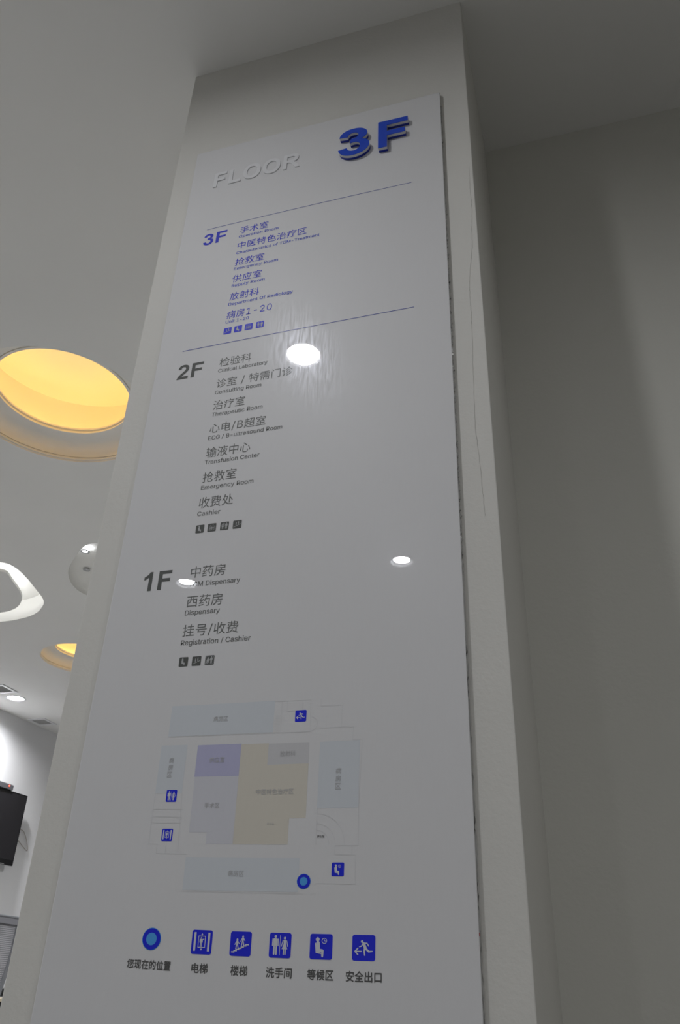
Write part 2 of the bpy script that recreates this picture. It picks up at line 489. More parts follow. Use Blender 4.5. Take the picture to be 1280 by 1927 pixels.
# ------------------------------------------------------------------ television on the left wall
# wall-local frame: origin at the wall point, +X out of the wall, +Y along it
tvx = Matrix.Translation((-5.7147, 6.0085, 0)) @ Matrix.Rotation(-WANG, 4, 'Z')


def wall_y(p):
    q = tvx.inverted() @ Vector((p[0], p[1], 0)); return q.y


yR = wall_y((-5.589, 6.100))
yL = yR - 1.16
t = empty('television'); t.matrix_world = tvx
tag(t, 'black flat-screen television hanging on the pale left wall', 'television')
box('cabinet', 0.085, 0.118, yL, yR, 1.752, 2.413, M['tv'], t, bevel=0.004)
box('screen', 0.1175, 0.1195, yL + 0.016, yR - 0.014, 1.80, 2.398, M['screen'], t)
box('lower_trim', 0.117, 0.122, yL + 0.1, yR - 0.13, 1.753, 1.760, M['silver'], t, bevel=0.001)
box('mount', 0.0, 0.086, (yL + yR) / 2 - 0.2, (yL + yR) / 2 + 0.2, 1.95, 2.25, M['black'], t, bevel=0.004)
yc = [wall_y(p) for p in ((-5.679, 6.10), (-5.679, 6.237), (-5.675, 6.297), (-5.671, 6.357), (-5.669, 6.383), (-5.670, 6.363), (-5.679, 6.236), (-5.68, 6.08))]
zc = [2.10, 2.111, 2.08, 2.003, 1.951, 1.938, 1.999, 2.08]
loop = [(0.02, a, b) for a, b in zip(yc, zc)]
fine = []
for i in range(len(loop) - 1):
    p0, p1, p2, p3 = (Vector(loop[max(0, min(len(loop) - 1, i + k))]) for k in (-1, 0, 1, 2))
    for s in range(6):
        q = s / 6; fine.append(0.5 * ((2 * p1) + (p2 - p0) * q + (2 * p0 - 5 * p1 + 4 * p2 - p3) * q * q + (3 * p1 - p0 - 3 * p2 + p3) * q ** 3))
cb = tube('cable', fine, 0.004, M['cable'], t, 6)
cb['label'] = 'thin loose cable loop'
ys = wall_y((-5.611, 5.767))
t = empty('receiver_box'); t.matrix_world = tvx
tag(t, 'small dark receiver box with a red light on top of the television', 'receiver box')
box('case', 0.03, 0.135, ys - 0.16, ys + 0.085, 2.4135, 2.462, M['device'], t, bevel=0.004)
box('lid', 0.032, 0.130, ys - 0.155, ys + 0.080, 2.460, 2.466, M['silver'], t, bevel=0.001)
rl = lathe('indicator_lamp', [(0, 0.004), (0.006, 0.003), (0.009, 0.0), (0.009, -0.004), (0, -0.004)], M['red_led'], t, (0.1355, ys + 0.022, 2.447), 16)
rl.rotation_euler = (0, PI / 2, 0)
rl['label'] = 'glowing red indicator light'

# ------------------------------------------------------------------ waiting bench of perforated steel
bx = -2.66


def perforated(name, w, h, mat_, parent, pitch=0.011, hole=0.0036, keep=None):
    """Sheet in local YZ, every hole cut out: rim of eight faces round each hole."""
    ny, nz = int(w / pitch), int(h / pitch)
    vs, fs = [], []
    for j in range(nz):
        for i in range(ny):
            sh = 0.5 * pitch if j % 2 else 0.0
            cy, cz = (i + 0.5) * pitch + sh - w / 2, (j + 0.5) * pitch
            if keep and not keep(cy, cz): continue
            b = len(vs); p = pitch / 2
            sq = [(-p, -p), (0, -p), (p, -p), (p, 0), (p, p), (0, p), (-p, p), (-p, 0)]
            oc = [(-.7, -.7), (0, -1), (.7, -.7), (1, 0), (.7, .7), (0, 1), (-.7, .7), (-1, 0)]
            vs += [(0, cy + a, cz + c) for a, c in sq] + [(0, cy + a * hole, cz + c * hole) for a, c in oc]
            for k in range(8):
                k2 = (k + 1) % 8; fs.append((b + k, b + k2, b + 8 + k2, b + 8 + k))
    return mesh(name, vs, fs, mat_, parent)


bench = tag(empty('waiting_bench', (bx, 1.50, 0)), 'grey perforated steel waiting bench seen from behind at the left of the pillar foot', 'bench')
W = 0.54


def seat(yc):
    # back: top rail, perforated sheet tapering at its lower corners, dark rim
    top, bot = 1.022 , 0.655
    edge = lambda z: W / 2 if z > 0.90 else W / 2 - 0.055 * ((0.90 - z) / 0.245) ** 1.3
    o = perforated('backrest', W - 0.03, top - 0.035 - bot, M['steel'], bench, 0.0075, 0.0019, keep=lambda y, z: abs(y) < edge(z + bot) - 0.016)
    o.location = (0, yc, bot)
    ol = []
    zs = [bot + (0.99 - bot) * k / 12 for k in range(13)]
    vs = []
    right = [(edge(z), z) for z in zs]; left = [(-a, z) for a, z in right[::-1]]
    loop_o = right + left
    loop_i = [(y * (1 - 0.022 / abs(y)), z + (0.012 if z < bot + 0.01 else 0)) for y, z in loop_o]
    v = [(-0.006, a, b) for a, b in loop_o] + [(0.006, a, b) for a, b in loop_o] + [(0.004, a, b) for a, b in loop_i] + [(-0.004, a, b) for a, b in loop_i]
    n = len(loop_o); f = []
    for r in range(4):
        for i in range(n):
            j = (i + 1) % n; f.append((r * n + i, r * n + j, ((r + 1) % 4) * n + j, ((r + 1) % 4) * n + i))
    fr = recalc(mesh('back_frame', v, f, M['steel_light'], bench)); fr.location = (0, yc, 0)
    bd = box('top_band', -0.003, 0.003, -W / 2 + 0.002, W / 2 - 0.002, 0.985, 1.018, M['steel'], bench); bd.location = (0, yc, 0)
    rail = tube('top_rail', [(0, -W / 2, 1.021), (0, W / 2, 1.021)], 0.006, M['steel_light'], bench, 10); rail.location = (0, yc, 0)
    for s in (-1, 1):
        b = lathe('bolt', [(0, 0.004), (0.005, 0.003), (0.007, 0), (0, 0)], M['steel_light'], bench, (0.003, yc + s * 0.12 - 0.02, 1.003), 12); b.rotation_euler = (0, PI / 2, 0)
    # seat pan forward of the back (towards the television)
    p = perforated('seat_pan', W - 0.06, 0.42, M['steel'], bench); p.rotation_euler = (0, -PI / 2, 0); p.location = (-0.03, yc, 0.45)
    tube('seat_edge', [(-0.03, yc - W / 2 + 0.03, 0.45), (-0.46, yc - W / 2 + 0.03, 0.452), (-0.47, yc - W / 2 + 0.05, 0.45), (-0.47, yc + W / 2 - 0.05, 0.45), (-0.46, yc + W / 2 - 0.03, 0.452), (-0.03, yc + W / 2 - 0.03, 0.45)], 0.010, M['steel_light'], bench, 8)
    tube('back_support', [(-0.01, yc, 0.66), (-0.03, yc, 0.5), (-0.2, yc, 0.43), (-0.25, yc, 0.39)], 0.016, M['black'], bench, 8)


for k in range(3): seat(0.62 - k * 0.58)
for y in (0.62 - 0.29, 0.62 - 0.87, 0.900):
    box('armrest', -0.30, 0.004, y - 0.016, y + 0.016, 0.706, 0.742, M['black'], bench, bevel=0.006)
    tube('armrest_post', [(-0.24, y, 0.385), (-0.22, y, 0.60), (-0.20, y, 0.71)], 0.012, M['black'], bench, 8)
    bo = lathe('bolt', [(0, 0.004), (0.005, 0.003), (0.006, 0), (0, 0)], M['steel_light'], bench, (0.0045, y - 0.004, 0.727), 12)
    bo.rotation_euler = (0, PI / 2, 0)
for y in (0.55, -0.5):
    tube('leg', [(-0.25, y, 0.37), (-0.02, y, 0.06), (0.04, y, 0.014)], 0.02, M['black'], bench, 8)
    tube('leg', [(-0.25, y, 0.37), (-0.40, y, 0.06), (-0.46, y, 0.014)], 0.02, M['black'], bench, 8)
box('beam', -0.29, -0.21, -0.95, 0.93, 0.34, 0.40, M['black'], bench, bevel=0.005)

# ------------------------------------------------------------------ side table beyond the bench
t = tag(empty('side_table', (-3.72, 3.60, 0)), 'low black side table with two pale wooden boards at the lower left corner', 'table')
box('table_top', -0.17, 0.17, -0.45, 0.45, 0.664, 0.683, M['wood'], t, bevel=0.002)
box('shelf_board', -0.16, 0.16, -0.43, 0.43, 0.600, 0.622, M['wood'], t, bevel=0.002)
box('table_frame', -0.15, 0.15, -0.42, 0.42, 0.622, 0.664, M['black'], t, bevel=0.002)
box('lower_frame', -0.15, 0.15, -0.42, 0.42, 0.56, 0.600, M['black'], t, bevel=0.002)
for sx in (-1, 1):
    for sy in (-1, 1):
        box('leg', sx * 0.13 - 0.015, sx * 0.13 + 0.015, sy * 0.40 - 0.015, sy * 0.40 + 0.015, 0.0, 0.56, M['black'], t, bevel=0.002)

# ------------------------------------------------------------------ the directory sign
sign = tag(empty('directory_sign', (-0.52, 0.0, 0.75)), 'tall white glossy floor directory panel on the pillar, printed in blue and grey', 'sign')
SO = Vector(sign.location)
BX0, BX1, BZ1, BZ0 = -0.8591, -0.1815, 1.9954 + ZB, 0.30


def srel(o):
    o.location = Vector(o.location) - SO
    return o


srel(box('panel', BX0, BX1, 0.0, 0.005, BZ0, BZ1, M['board'], sign, bevel=0.0012))
srel(box('backing_board', BX0 + 0.004, BX1 - 0.003, 0.005, PY, BZ0 + 0.006, BZ1 - 0.004, M['board_edge'], sign))
# uneven silicone bead squeezed out along the right edge
pts, rr = [], []
z = BZ1 - 0.05
while z > BZ0 + 0.05:
    lumpy = 1.0 if 1.40 < z - 0 < 2.35 else 0.45
    pts.append((BX1 - 0.001 + random.uniform(-0.0006, 0.0010) * lumpy, 0.0085 + random.uniform(-0.0008, 0.0008), z))
    rr.append(0.0024 + random.uniform(-0.0009, 0.0016) * lumpy)
    z -= 0.006 if lumpy == 1 else 0.02
srel(tube('sealant_bead', pts, rr, M['sealant'], sign, 8))

# thin grey joint along the left and the top
srel(box('joint_line', BX0 - 0.0016, BX0 + 0.001, 0.0045, 0.0115, BZ0 + 0.01, BZ1, M['line_seal'], sign))
srel(box('joint_line', BX0 - 0.0016, BX1, 0.0045, 0.0115, BZ1 - 0.001, BZ1 + 0.0022, M['line_seal'], sign))

# smooth map from the measured layout (metres, right of the camera and above ZB) to the panel
FIT = [(-0.0096, 0.03231), (0.01851, -0.07868), (-0.00989, 0.06872), (-0.00077, -0.02818), (-0.04636, 0.02083), (0.04045, -0.00833), (-0.02935, -0.01166), (-0.03143, 0.03454), (-0.01284, -0.03696), (-0.03721, 0.00044)]
EXP = [(i, j) for i in range(4) for j in range(4) if i + j < 4]


def place(x, z):
    """layout millimetres -> metres on the panel"""
    x *= 0.001; z *= 0.001
    dx = dz = 0.0
    for (i, j), (a, b) in zip(EXP, FIT):
        q = x ** i * z ** j; dx += a * q; dz += b * q
    return x + dx, z + dz + ZB


def flat(name, parts, m, depth=0.0003, parent=None):
    """One flat printed mesh from (verts2d, faces) pieces in layout millimetres."""
    vs, fs = [], []
    step = min(6e-6, 2.4e-4 / max(1, len(parts)))
    for i_, (pv, pf) in enumerate(parts):
        b = len(vs)
        for x, z in pv:
            X, Z = place(x, z); vs.append((X - SO.x, -depth - step * i_ - SO.y, Z - SO.z))
        fs += [tuple(i + b for i in q) for q in pf]
    return mesh(name, vs, fs, m, parent or sign)


GLYPHS = '''-453|337,244 337,188 114,188 114,244
/249|235,533 71,-76 14,-76 178,533
0453|227,-7 174,1 130,24 95,62 69,113 53,178 48,254 53,330 69,395 95,447 130,484 174,508 227,516 279,508 323,484 358,447 384,395 400,330 405,254 400,178 384,113 359,62 323,24 279,1;227,50 261,56 290,74 313,103 330,144 340,194 344,254 340,314 330,365 313,405 290,435 261,453 227,460 192,453 163,435 140,405 123,365 113,314 109,254 113,194 123,144 140,103 163,74 192,56
1453|76,0 76,55 391,55 391,0;276,509 276,0 212,0 212,448 209,448 86,358 86,427 198,509
2453|64,0 64,47 234,229 282,282 311,327 320,371 317,397 308,419 293,436 273,449 224,460 196,457 172,447 153,433 139,413 130,390 127,362 66,362 71,405 86,442 111,473 143,496 182,511 225,516 268,511 306,497 337,474 361,445 376,411 381,372 371,318 336,259 267,180 153,60 153,57 389,57 389,0
B456|60,0 60,509 241,509 289,504 329,491 359,469 381,442 394,410 398,374 395,344 387,320 356,286 315,267 315,262 339,257 363,245 385,227 402,203 414,173 418,136 413,100 400,67 377,39 344,18 301,4 247,0;125,57 245,57 296,63 330,80 349,105 355,137 352,161 342,184 327,203 306,218 279,228 248,231 125,231;125,285 238,285 288,296 308,309 323,326 333,348 336,372 330,403 313,429 283,446 240,452 125,452
C510|267,-7 205,1 150,25 104,63 70,115 48,179 40,254 48,329 70,393 104,445 150,484 205,508 267,516 340,504 373,490 402,471 427,447 448,418 463,385 473,348 408,348 389,395 357,428 315,449 267,456 223,450 184,432 150,403 125,364 109,314 103,254 109,194 125,145 151,105 184,76 223,59 267,53 315,60 357,81 389,114 408,160 473,160 463,124 448,91 428,62 402,38 373,19 341,5 305,-4
D502|219,0 60,0 60,509 225,509 294,501 353,478 399,441 433,391 455,329 462,255 455,181 433,119 398,68 351,31 291,8;125,57 215,57 272,63 318,81 354,110 379,149 394,198 399,255 394,312 379,361 354,399 320,428 275,446 221,452 125,452
E419|60,0 60,509 372,509 372,452 125,452 125,286 355,286 355,229 125,229 125,57 375,57 375,0
F410|60,0 60,509 369,509 369,452 125,452 125,278 346,278 346,221 125,221 125,0
G520|269,-7 205,1 149,25 104,64 69,116 47,179 40,254 47,329 69,393 103,445 149,484 203,508 265,516 304,513 340,504 374,489 403,469 429,445 449,416 465,384 474,349 408,349 387,393 356,427 315,448 265,456 222,450 183,432 150,404 125,364 109,314 103,254 109,194 125,145 151,105 184,76 224,59 269,53 309,57 345,71 374,93 396,123 410,160 415,202 434,199 283,199 283,256 478,256 478,200 471,141 451,91 419,50 377,19 326,0
L393|60,0 60,509 125,509 125,57 361,57 361,0
M628|60,0 60,509 152,509 277,187 287,159 299,123 311,84 314,49 318,83 330,121 342,158 352,187 476,509 568,509 568,0 504,0 504,291 504,327 505,369 506,413 507,457 513,457 498,409 482,363 467,322 456,291 342,0 286,0 170,291 159,321 145,361 129,408 112,457 119,457 120,416 121,372 122,328 122,291 122,0
O533|267,-7 205,1 150,25 105,63 70,115 48,179 40,254 48,329 70,393 105,445 150,484 205,508 267,516 329,508 384,484 429,445 464,393 486,329 493,254 486,179 464,115 429,63 384,25 329,1;267,53 310,59 349,76 383,105 408,144 425,194 430,254 425,314 408,365 383,404 349,433 310,450 267,456 223,450 184,433 151,404 125,364 109,314 103,254 109,194 125,144 151,105 184,76 223,59
R449|60,0 60,509 236,509 290,504 333,489 367,465 390,433 405,395 409,352 405,309 390,271 367,240 333,217 289,203 236,198 96,198 96,255 234,255 269,258 298,267 319,281 334,300 342,324 345,352 342,380 334,405 319,425 298,440 269,449 233,452 125,452 125,0;353,0 230,229 303,229 428,0
S447|224,-9 172,-4 128,9 91,31 64,60 46,96 38,137 104,137 110,110 123,88 142,71 166,59 224,49 257,52 286,60 311,74 329,92 341,114 346,139 342,161 332,179 296,205 245,222 184,239 128,260 86,289 60,326 52,372 58,413 75,448 102,476 138,498 180,511 227,516 275,511 316,498 351,476 377,449 394,415 401,378 337,378 326,412 302,437 267,453 225,459 194,456 167,448 145,435 129,418 118,398 115,376 119,352 131,334 169,308 212,293 264,279 312,264 359,238 395,198 405,171 408,139 403,99 386,64 360,34 323,11 278,-4
T449|32,452 32,509 417,509 417,452 257,452 257,0 193,0 193,452
U517|259,-8 203,-2 154,15 114,43 85,80 66,124 60,173 60,509 124,509 124,178 128,144 141,113 160,87 187,68 220,56 259,52 298,56 331,68 357,87 377,113 389,144 393,178 393,509 457,509 457,173 451,124 433,80 403,43 363,15 315,-2
a389|160,-9 126,-5 94,5 68,22 48,45 35,73 30,108 34,138 43,161 58,179 78,193 125,211 178,220 234,227 265,235 273,243 276,255 276,257 267,297 240,322 196,331 149,322 118,301 100,274 41,291 57,322 79,346 104,364 133,375 194,384 239,379 286,360 306,343 322,320 333,290 337,251 337,0 277,0 277,52 272,52 252,25 215,1;170,45 202,49 228,59 248,74 263,93 272,115 276,138 276,190 259,182 231,176 200,171 175,168 134,159 103,139 95,124 92,105 102,72 130,52
b424|229,-8 198,-5 172,4 138,31 118,59 112,59 112,0 53,0 53,509 114,509 114,319 118,319 137,346 171,373 197,381 229,384 274,378 313,361 345,332 370,293 385,245 390,189 385,133 370,84 346,45 313,16 274,-2;220,47 253,51 279,66 301,88 316,117 325,151 328,189 325,227 316,261 301,290 280,311 253,325 220,330 188,325 161,312 140,291 125,263 116,229 113,189 116,150 125,115 140,86 162,65 188,51
c396|207,-8 159,-2 117,16 82,46 56,85 40,133 34,187 40,243 56,291 82,330 117,360 159,378 207,384 260,377 305,356 340,322 362,277 303,262 290,289 270,311 242,325 207,330 173,325 145,310 124,287 108,258 99,224 96,187 99,151 108,117 124,89 145,66 173,51 207,46 243,52 271,66 292,89 304,117 363,102 341,56 306,21 261,-1
d424|195,-8 151,-2 111,16 79,45 55,84 39,133 34,189 39,245 55,293 79,332 112,361 151,378 196,384 228,381 253,373 287,346 306,319 311,319 311,509 372,509 372,0 313,0 313,59 307,59 287,31 252,4 227,-5;205,47 236,51 263,65 284,86 299,115 309,150 312,189 309,229 300,263 284,291 263,312 237,325 205,330 172,325 145,311 124,290 108,261 99,227 96,189 99,151 109,117 124,88 145,66 172,51
e404|212,-8 161,-2 117,16 82,46 56,85 40,132 34,187 39,242 55,290 81,329 115,359 157,378 205,384 266,374 294,361 319,341 341,315 357,282 368,242 371,194 371,169 96,169 100,139 110,106 128,80 151,61 179,50 212,46 254,53 285,73 306,105 365,91 353,63 335,39 311,19 283,4 249,-5;97,221 308,221 307,237 298,269 283,294 263,314 237,326 205,330 173,326 146,313 125,294 109,270 99,241
f254|228,379 228,327 6,327 6,379;81,0 81,432 84,461 96,486 113,505 135,519 187,530 222,527 243,521 227,468 215,472 195,474 171,470 154,460 145,443 142,419 142,0
g425|207,-151 168,-148 134,-140 82,-110 51,-69 101,-41 122,-66 154,-88 207,-97 249,-92 282,-75 304,-47 311,-6 311,68 306,68 287,41 252,16 227,8 195,5 152,10 113,27 80,53 55,90 39,136 34,191 39,246 55,293 80,332 112,361 152,378 196,384 228,382 253,373 288,346 308,319 313,319 313,379 372,379 372,-9 367,-54 350,-90 324,-117 291,-136 251,-147;205,59 237,63 264,75 285,95 300,121 309,154 312,193 309,231 300,264 285,291 264,312 237,325 205,330 172,325 145,312 124,290 109,262 99,229 96,193 99,155 109,123 124,96 145,76 172,63
h410|114,227 114,0 53,0 53,509 114,509 114,287 102,287 124,332 152,362 187,379 227,384 264,380 295,369 321,349 341,321 353,285 357,240 357,0 296,0 296,235 290,275 273,304 246,323 210,329 184,326 161,317 141,303 126,283 117,257
i167|53,0 53,379 114,379 114,0;84,443 67,446 54,455 44,468 41,483 44,499 54,512 67,521 84,524 100,521 114,512 123,499 126,483 123,468 114,455 100,446
l189|139,-2 101,3 74,20 58,47 53,84 53,509 114,509 114,99 120,62 130,54 146,52 160,53 170,54 181,3 162,-1
m610|53,0 53,379 112,379 112,295 108,295 118,323 132,346 172,376 219,386 257,380 287,361 309,331 321,295 312,295 322,321 337,343 381,375 437,386 468,383 497,372 522,354 541,328 553,296 557,255 557,0 496,0 496,254 490,289 473,313 447,326 419,330 395,328 374,320 345,290 335,247 335,0 274,0 274,260 269,288 253,311 229,326 199,330 158,320 140,307 126,289 117,266 114,238 114,0
n410|114,227 114,0 53,0 53,379 112,379 112,287 102,287 124,332 152,362 187,379 227,384 264,380 295,369 321,349 341,321 353,285 357,240 357,0 296,0 296,235 290,275 273,304 246,323 210,329 184,326 161,317 141,303 126,283 117,257
o415|207,-8 159,-2 117,16 82,46 56,85 40,133 34,187 40,243 56,291 82,330 117,360 159,378 207,384 256,378 299,360 333,330 359,291 376,243 381,187 376,133 359,85 333,46 299,16 256,-2;207,46 242,51 270,66 292,89 307,117 316,151 319,187 316,224 307,258 292,287 270,310 242,325 207,330 173,325 145,310 124,287 108,258 99,224 96,187 99,151 108,117 124,89 145,66 173,51
p424|53,-143 53,379 112,379 112,319 118,319 137,346 171,373 197,381 229,384 274,378 313,361 345,332 370,293 385,245 390,189 385,133 370,84 346,45 313,16 274,-2 229,-8 198,-5 173,4 138,31 118,59 114,59 114,-143;220,47 253,51 279,66 301,88 316,117 325,151 328,189 325,227 316,261 301,290 280,311 253,325 220,330 188,325 161,312 140,291 125,263 116,229 113,189 116,150 125,115 140,86 162,65 188,51
r259|53,0 53,379 112,379 112,321 115,321 130,347 152,367 181,380 213,385 229,384 243,384 243,322 230,324 207,326 182,323 159,315 140,301 126,284 117,262 114,237 114,0
s365|182,-8 145,-5 112,3 84,18 62,38 45,63 36,94 94,107 105,79 124,60 150,49 181,45 217,50 244,62 262,81 268,103 265,121 254,136 237,147 212,155 149,170 104,186 72,208 53,237 47,274 51,305 65,332 87,354 115,370 149,381 187,384 223,381 254,372 279,358 299,339 324,290 268,277 258,298 243,316 219,328 187,333 156,329 131,317 114,299 109,277 112,258 124,243 172,223 229,209 275,194 306,171 325,142 331,107 326,75 312,47 290,24 260,6 223,-5
t227|204,379 204,327 6,327 6,379;65,471 126,471 126,98 128,76 136,61 150,53 170,50 185,51 202,54 213,2 192,-3 168,-4 125,2 92,21 72,52 65,93
u410|182,-5 146,-1 115,11 89,31 69,59 57,95 53,139 53,379 114,379 114,144 119,105 137,75 164,56 200,50 226,53 249,62 268,77 283,97 293,122 296,153 296,379 357,379 357,0 298,0 298,92 307,92 286,47 257,17 222,0
y389|47,-139 61,-86 71,-87 104,-89 130,-74 151,-36 163,-1 17,379 84,379 165,155 187,87 206,21 184,21 202,87 224,155 305,379 371,379 204,-58 177,-107 139,-136 91,-145 65,-143'''
LAT = {}
for row in GLYPHS.split('\n'):
    adv, cs = row[1:].split('|')
    LAT[row[0]] = (int(adv) / 509, [[tuple(int(v) / 509 for v in p.split(',')) for p in c.split()] for c in cs.split(';')])
LMESH = {}


def latin(ch):       # cap height 1
    if ch not in LMESH:
        if ch == 'R':      # bowl and leg overlap, so each is filled by itself
            (v1, f1), (v2, f2) = (fill2d([c]) for c in LAT[ch][1])
            LMESH[ch] = (LAT[ch][0], (v1 + v2, f1 + [tuple(i + len(v1) for i in q) for q in f2]))
        else:
            LMESH[ch] = (LAT[ch][0], fill2d(LAT[ch][1]))
    return LMESH[ch]


CJK = {}


def han(ch):         # em 1, ink roughly 0..1
    if ch not in CJK:
        cu = bpy.data.curves.new('han', 'FONT'); cu.body = ch; cu.resolution_u = 2
        o = bpy.data.objects.new('han', cu); C.objects.link(o)
        dg = bpy.context.evaluated_depsgraph_get()
        me = bpy.data.meshes.new_from_object(o.evaluated_get(dg))
        CJK[ch] = ([(v.co.x, v.co.y) for v in me.vertices], [tuple(p.vertices) for p in me.polygons])
        bpy.data.objects.remove(o); bpy.data.curves.remove(cu); bpy.data.meshes.remove(me)
    return CJK[ch]


# em size of the han glyphs in curve units
kou = han('回')
HX0, HX1 = min(p[0] for p in kou[0]), max(p[0] for p in kou[0])
HZ0, HZ1 = min(p[1] for p in kou[0]), max(p[1] for p in kou[0])
ref = han('一')
EM = max(p[0] for p in ref[0]) + min(p[0] for p in ref[0])


def lay(text, bold=0.0):
    """pieces of a line in em units (han em = 1), pen starting at 0"""
    out, pen = [], 0.0
    for ch in text:
        if ord(ch) > 0x2000:
            v, f = han(ch)
            for dx, dz in ([(0, 0)] if not bold else [(-bold, 0), (bold, 0), (0, bold), (0, -bold)]):
                out.append(([(pen + x / EM + dx, z / EM + dz) for x, z in v], f))
            pen += 1.0
        elif ch == ' ':
            pen += 0.30
        else:
            a, (v, f) = latin(ch)
            k = 0.74
            out.append(([(pen + 0.03 + x * k, z * k) for x, z in v], f)); pen += a * k + 0.07
    return out


def fit(parts, x0, x1, z0, z1=None):
    xs = [p[0] for v, f in parts for p in v]; zs = [p[1] for v, f in parts for p in v]
    kx = (x1 - x0) / (max(xs) - min(xs))
    kz = kx if z1 is None else (z1 - z0) / (max(zs) - min(zs))
    mx, mz = min(xs), min(zs)
    return [([(x0 + (x - mx) * kx, z0 + (z - mz) * kz) for x, z in v], f) for v, f in parts]


def english(text, x0, x1, base, cap, m):
    out, pen = [], 0.0
    for ch in text:
        if ch == ' ': pen += 0.40; continue
        a, (v, f) = latin(ch)
        out.append(([(pen + x, z) for x, z in v], f)); pen += a
    xs = [p[0] for v, f in out for p in v]
    kx = (x1 - x0) / (max(xs) - min(xs)); mx = min(xs)
    w = 0.016 * cap
    flat('lettering', [([(x0 + (x - mx) * kx + d, base + z * cap) for x, z in v], f) for v, f in out for d in (-w, w)], m)


def chinese(text, x0, x1, z0, z1, m, bold=0.0):
    flat('lettering', fit(lay(text, bold), x0, x1, z0, z1), m)


# bold numerals and capitals, drawn from quadratic outlines (cap height 1466)
def quad(spec):
    out = []; pts = []
    toks = spec.split()
    cur = None
    i = 0
    while i < len(toks):
        t_ = toks[i]
        if t_ == 'Q':
            c = tuple(float(v) for v in toks[i + 1].split(',')); e = tuple(float(v) for v in toks[i + 2].split(','))
            for k in range(1, 7):
                s = k / 6; pts.append(((1 - s) ** 2 * cur[0] + 2 * s * (1 - s) * c[0] + s * s * e[0], (1 - s) ** 2 * cur[1] + 2 * s * (1 - s) * c[1] + s * s * e[1]))
            cur = e; i += 3
        else:
            cur = tuple(float(v) for v in t_.split(',')); pts.append(cur); i += 1
    if (pts[0][0] - pts[-1][0]) ** 2 + (pts[0][1] - pts[-1][1]) ** 2 < 1: pts.pop()
    return pts


def oval(cx, cy, rx, ry, p=2.25, n=56):
    return [(cx + rx * math.copysign(abs(math.cos(a)) ** (2 / p), math.cos(a)), cy + ry * math.copysign(abs(math.sin(a)) ** (2 / p), math.sin(a))) for a in [2 * PI * (i + .5) / n for i in range(n)]]


BOLD = {
    '3': (1139, [quad('77,387 349,420 Q 362,316 419,261 Q 476,206 557,206 Q 644,206 703.5,272 Q 763,338 763,450 Q 763,556 706,618 Q 649,680 567,680 Q 513,680 438,659 469,888 Q 583,885 643,937.5 Q 703,990 703,1077 Q 703,1151 659,1195 Q 615,1239 542,1239 Q 470,1239 419,1189 Q 368,1139 357,1043 98,1087 Q 125,1220 179.5,1299.5 Q 234,1379 331.5,1424.5 Q 429,1470 550,1470 Q 757,1470 882,1338 Q 985,1230 985,1094 Q 985,901 774,786 Q 900,759 975.5,665 Q 1051,571 1051,438 Q 1051,245 910,109 Q 769,-27 559,-27 Q 360,-27 229,87.5 Q 98,202 77,387')]),
    '2': (1139, [quad('1038,261 1038,0 55,0 Q 71,148 151,280.5 Q 231,413 467,632 Q 657,809 700,872 Q 758,959 758,1044 Q 758,1138 707.5,1188.5 Q 657,1239 568,1239 Q 480,1239 428,1186 Q 376,1133 368,1010 88,1038 Q 113,1270 245,1371 Q 377,1472 575,1472 Q 792,1472 916,1355 Q 1040,1238 1040,1064 Q 1040,965 1004.5,875.5 Q 969,786 892,688 Q 841,623 708,501 Q 575,379 539.5,339 Q 504,299 482,261')]),
    '1': (1139, [quad('806,0 525,0 525,1059 Q 371,915 162,846 162,1101 Q 272,1137 401,1237.5 Q 530,1338 578,1472 806,1472')]),
    'F': (1251, [quad('151,0 151,1466 1156,1466 1156,1218 447,1218 447,871 1059,871 1059,623 447,623 447,0')]),
    'L': (1251, [quad('157,0 157,1454 453,1454 453,247 1189,247 1189,0')]),
    'O': (1593, [oval(797, 733, 709, 758), oval(797, 733, 404, 505)]),
    'R': (1479, [quad('150,0 150,1466 773,1466 Q 1008,1466 1114.5,1426.5 Q 1221,1387 1285,1286 Q 1349,1185 1349,1055 Q 1349,890 1252,782.5 Q 1155,675 962,647 Q 1058,591 1120.5,524 Q 1183,457 1289,286 1468,0 1114,0 900,319 Q 786,490 744,534.5 Q 702,579 655,595.5 Q 608,612 506,612 446,612 446,0'),
                 quad('446,846 665,846 Q 878,846 931,864 Q 984,882 1014,926 Q 1044,970 1044,1036 Q 1044,1110 1004.5,1155.5 Q 965,1201 893,1213 Q 857,1218 677,1218 446,1218')]),
}
# flat bold floor numbers
for text, x0, x1, z0, z1, m in (('3F', -817.5, -751.5, 1643.5, 1686, 'blue'), ('2F', -820, -755, 1191.5, 1234, 'grey'), ('1F', -812.5, -752, 655.5, 697, 'grey')):
    parts, pen = [], 0
    for ch in text:
        a, cs = BOLD[ch]
        parts.append(fill2d([[((x + pen), y) for x, y in c] for c in cs])); pen += a
    kx = (z1 - z0) / 1466
    xs = [p[0] for v, f in parts for p in v]
    kx = (x1 - x0) / (max(xs) - min(xs))
    flat('floor_number', [([(x0 + (x - min(xs)) * kx, z0 + y * (z1 - z0) / 1466) for x, y in v], f) for v, f in parts], M[m])


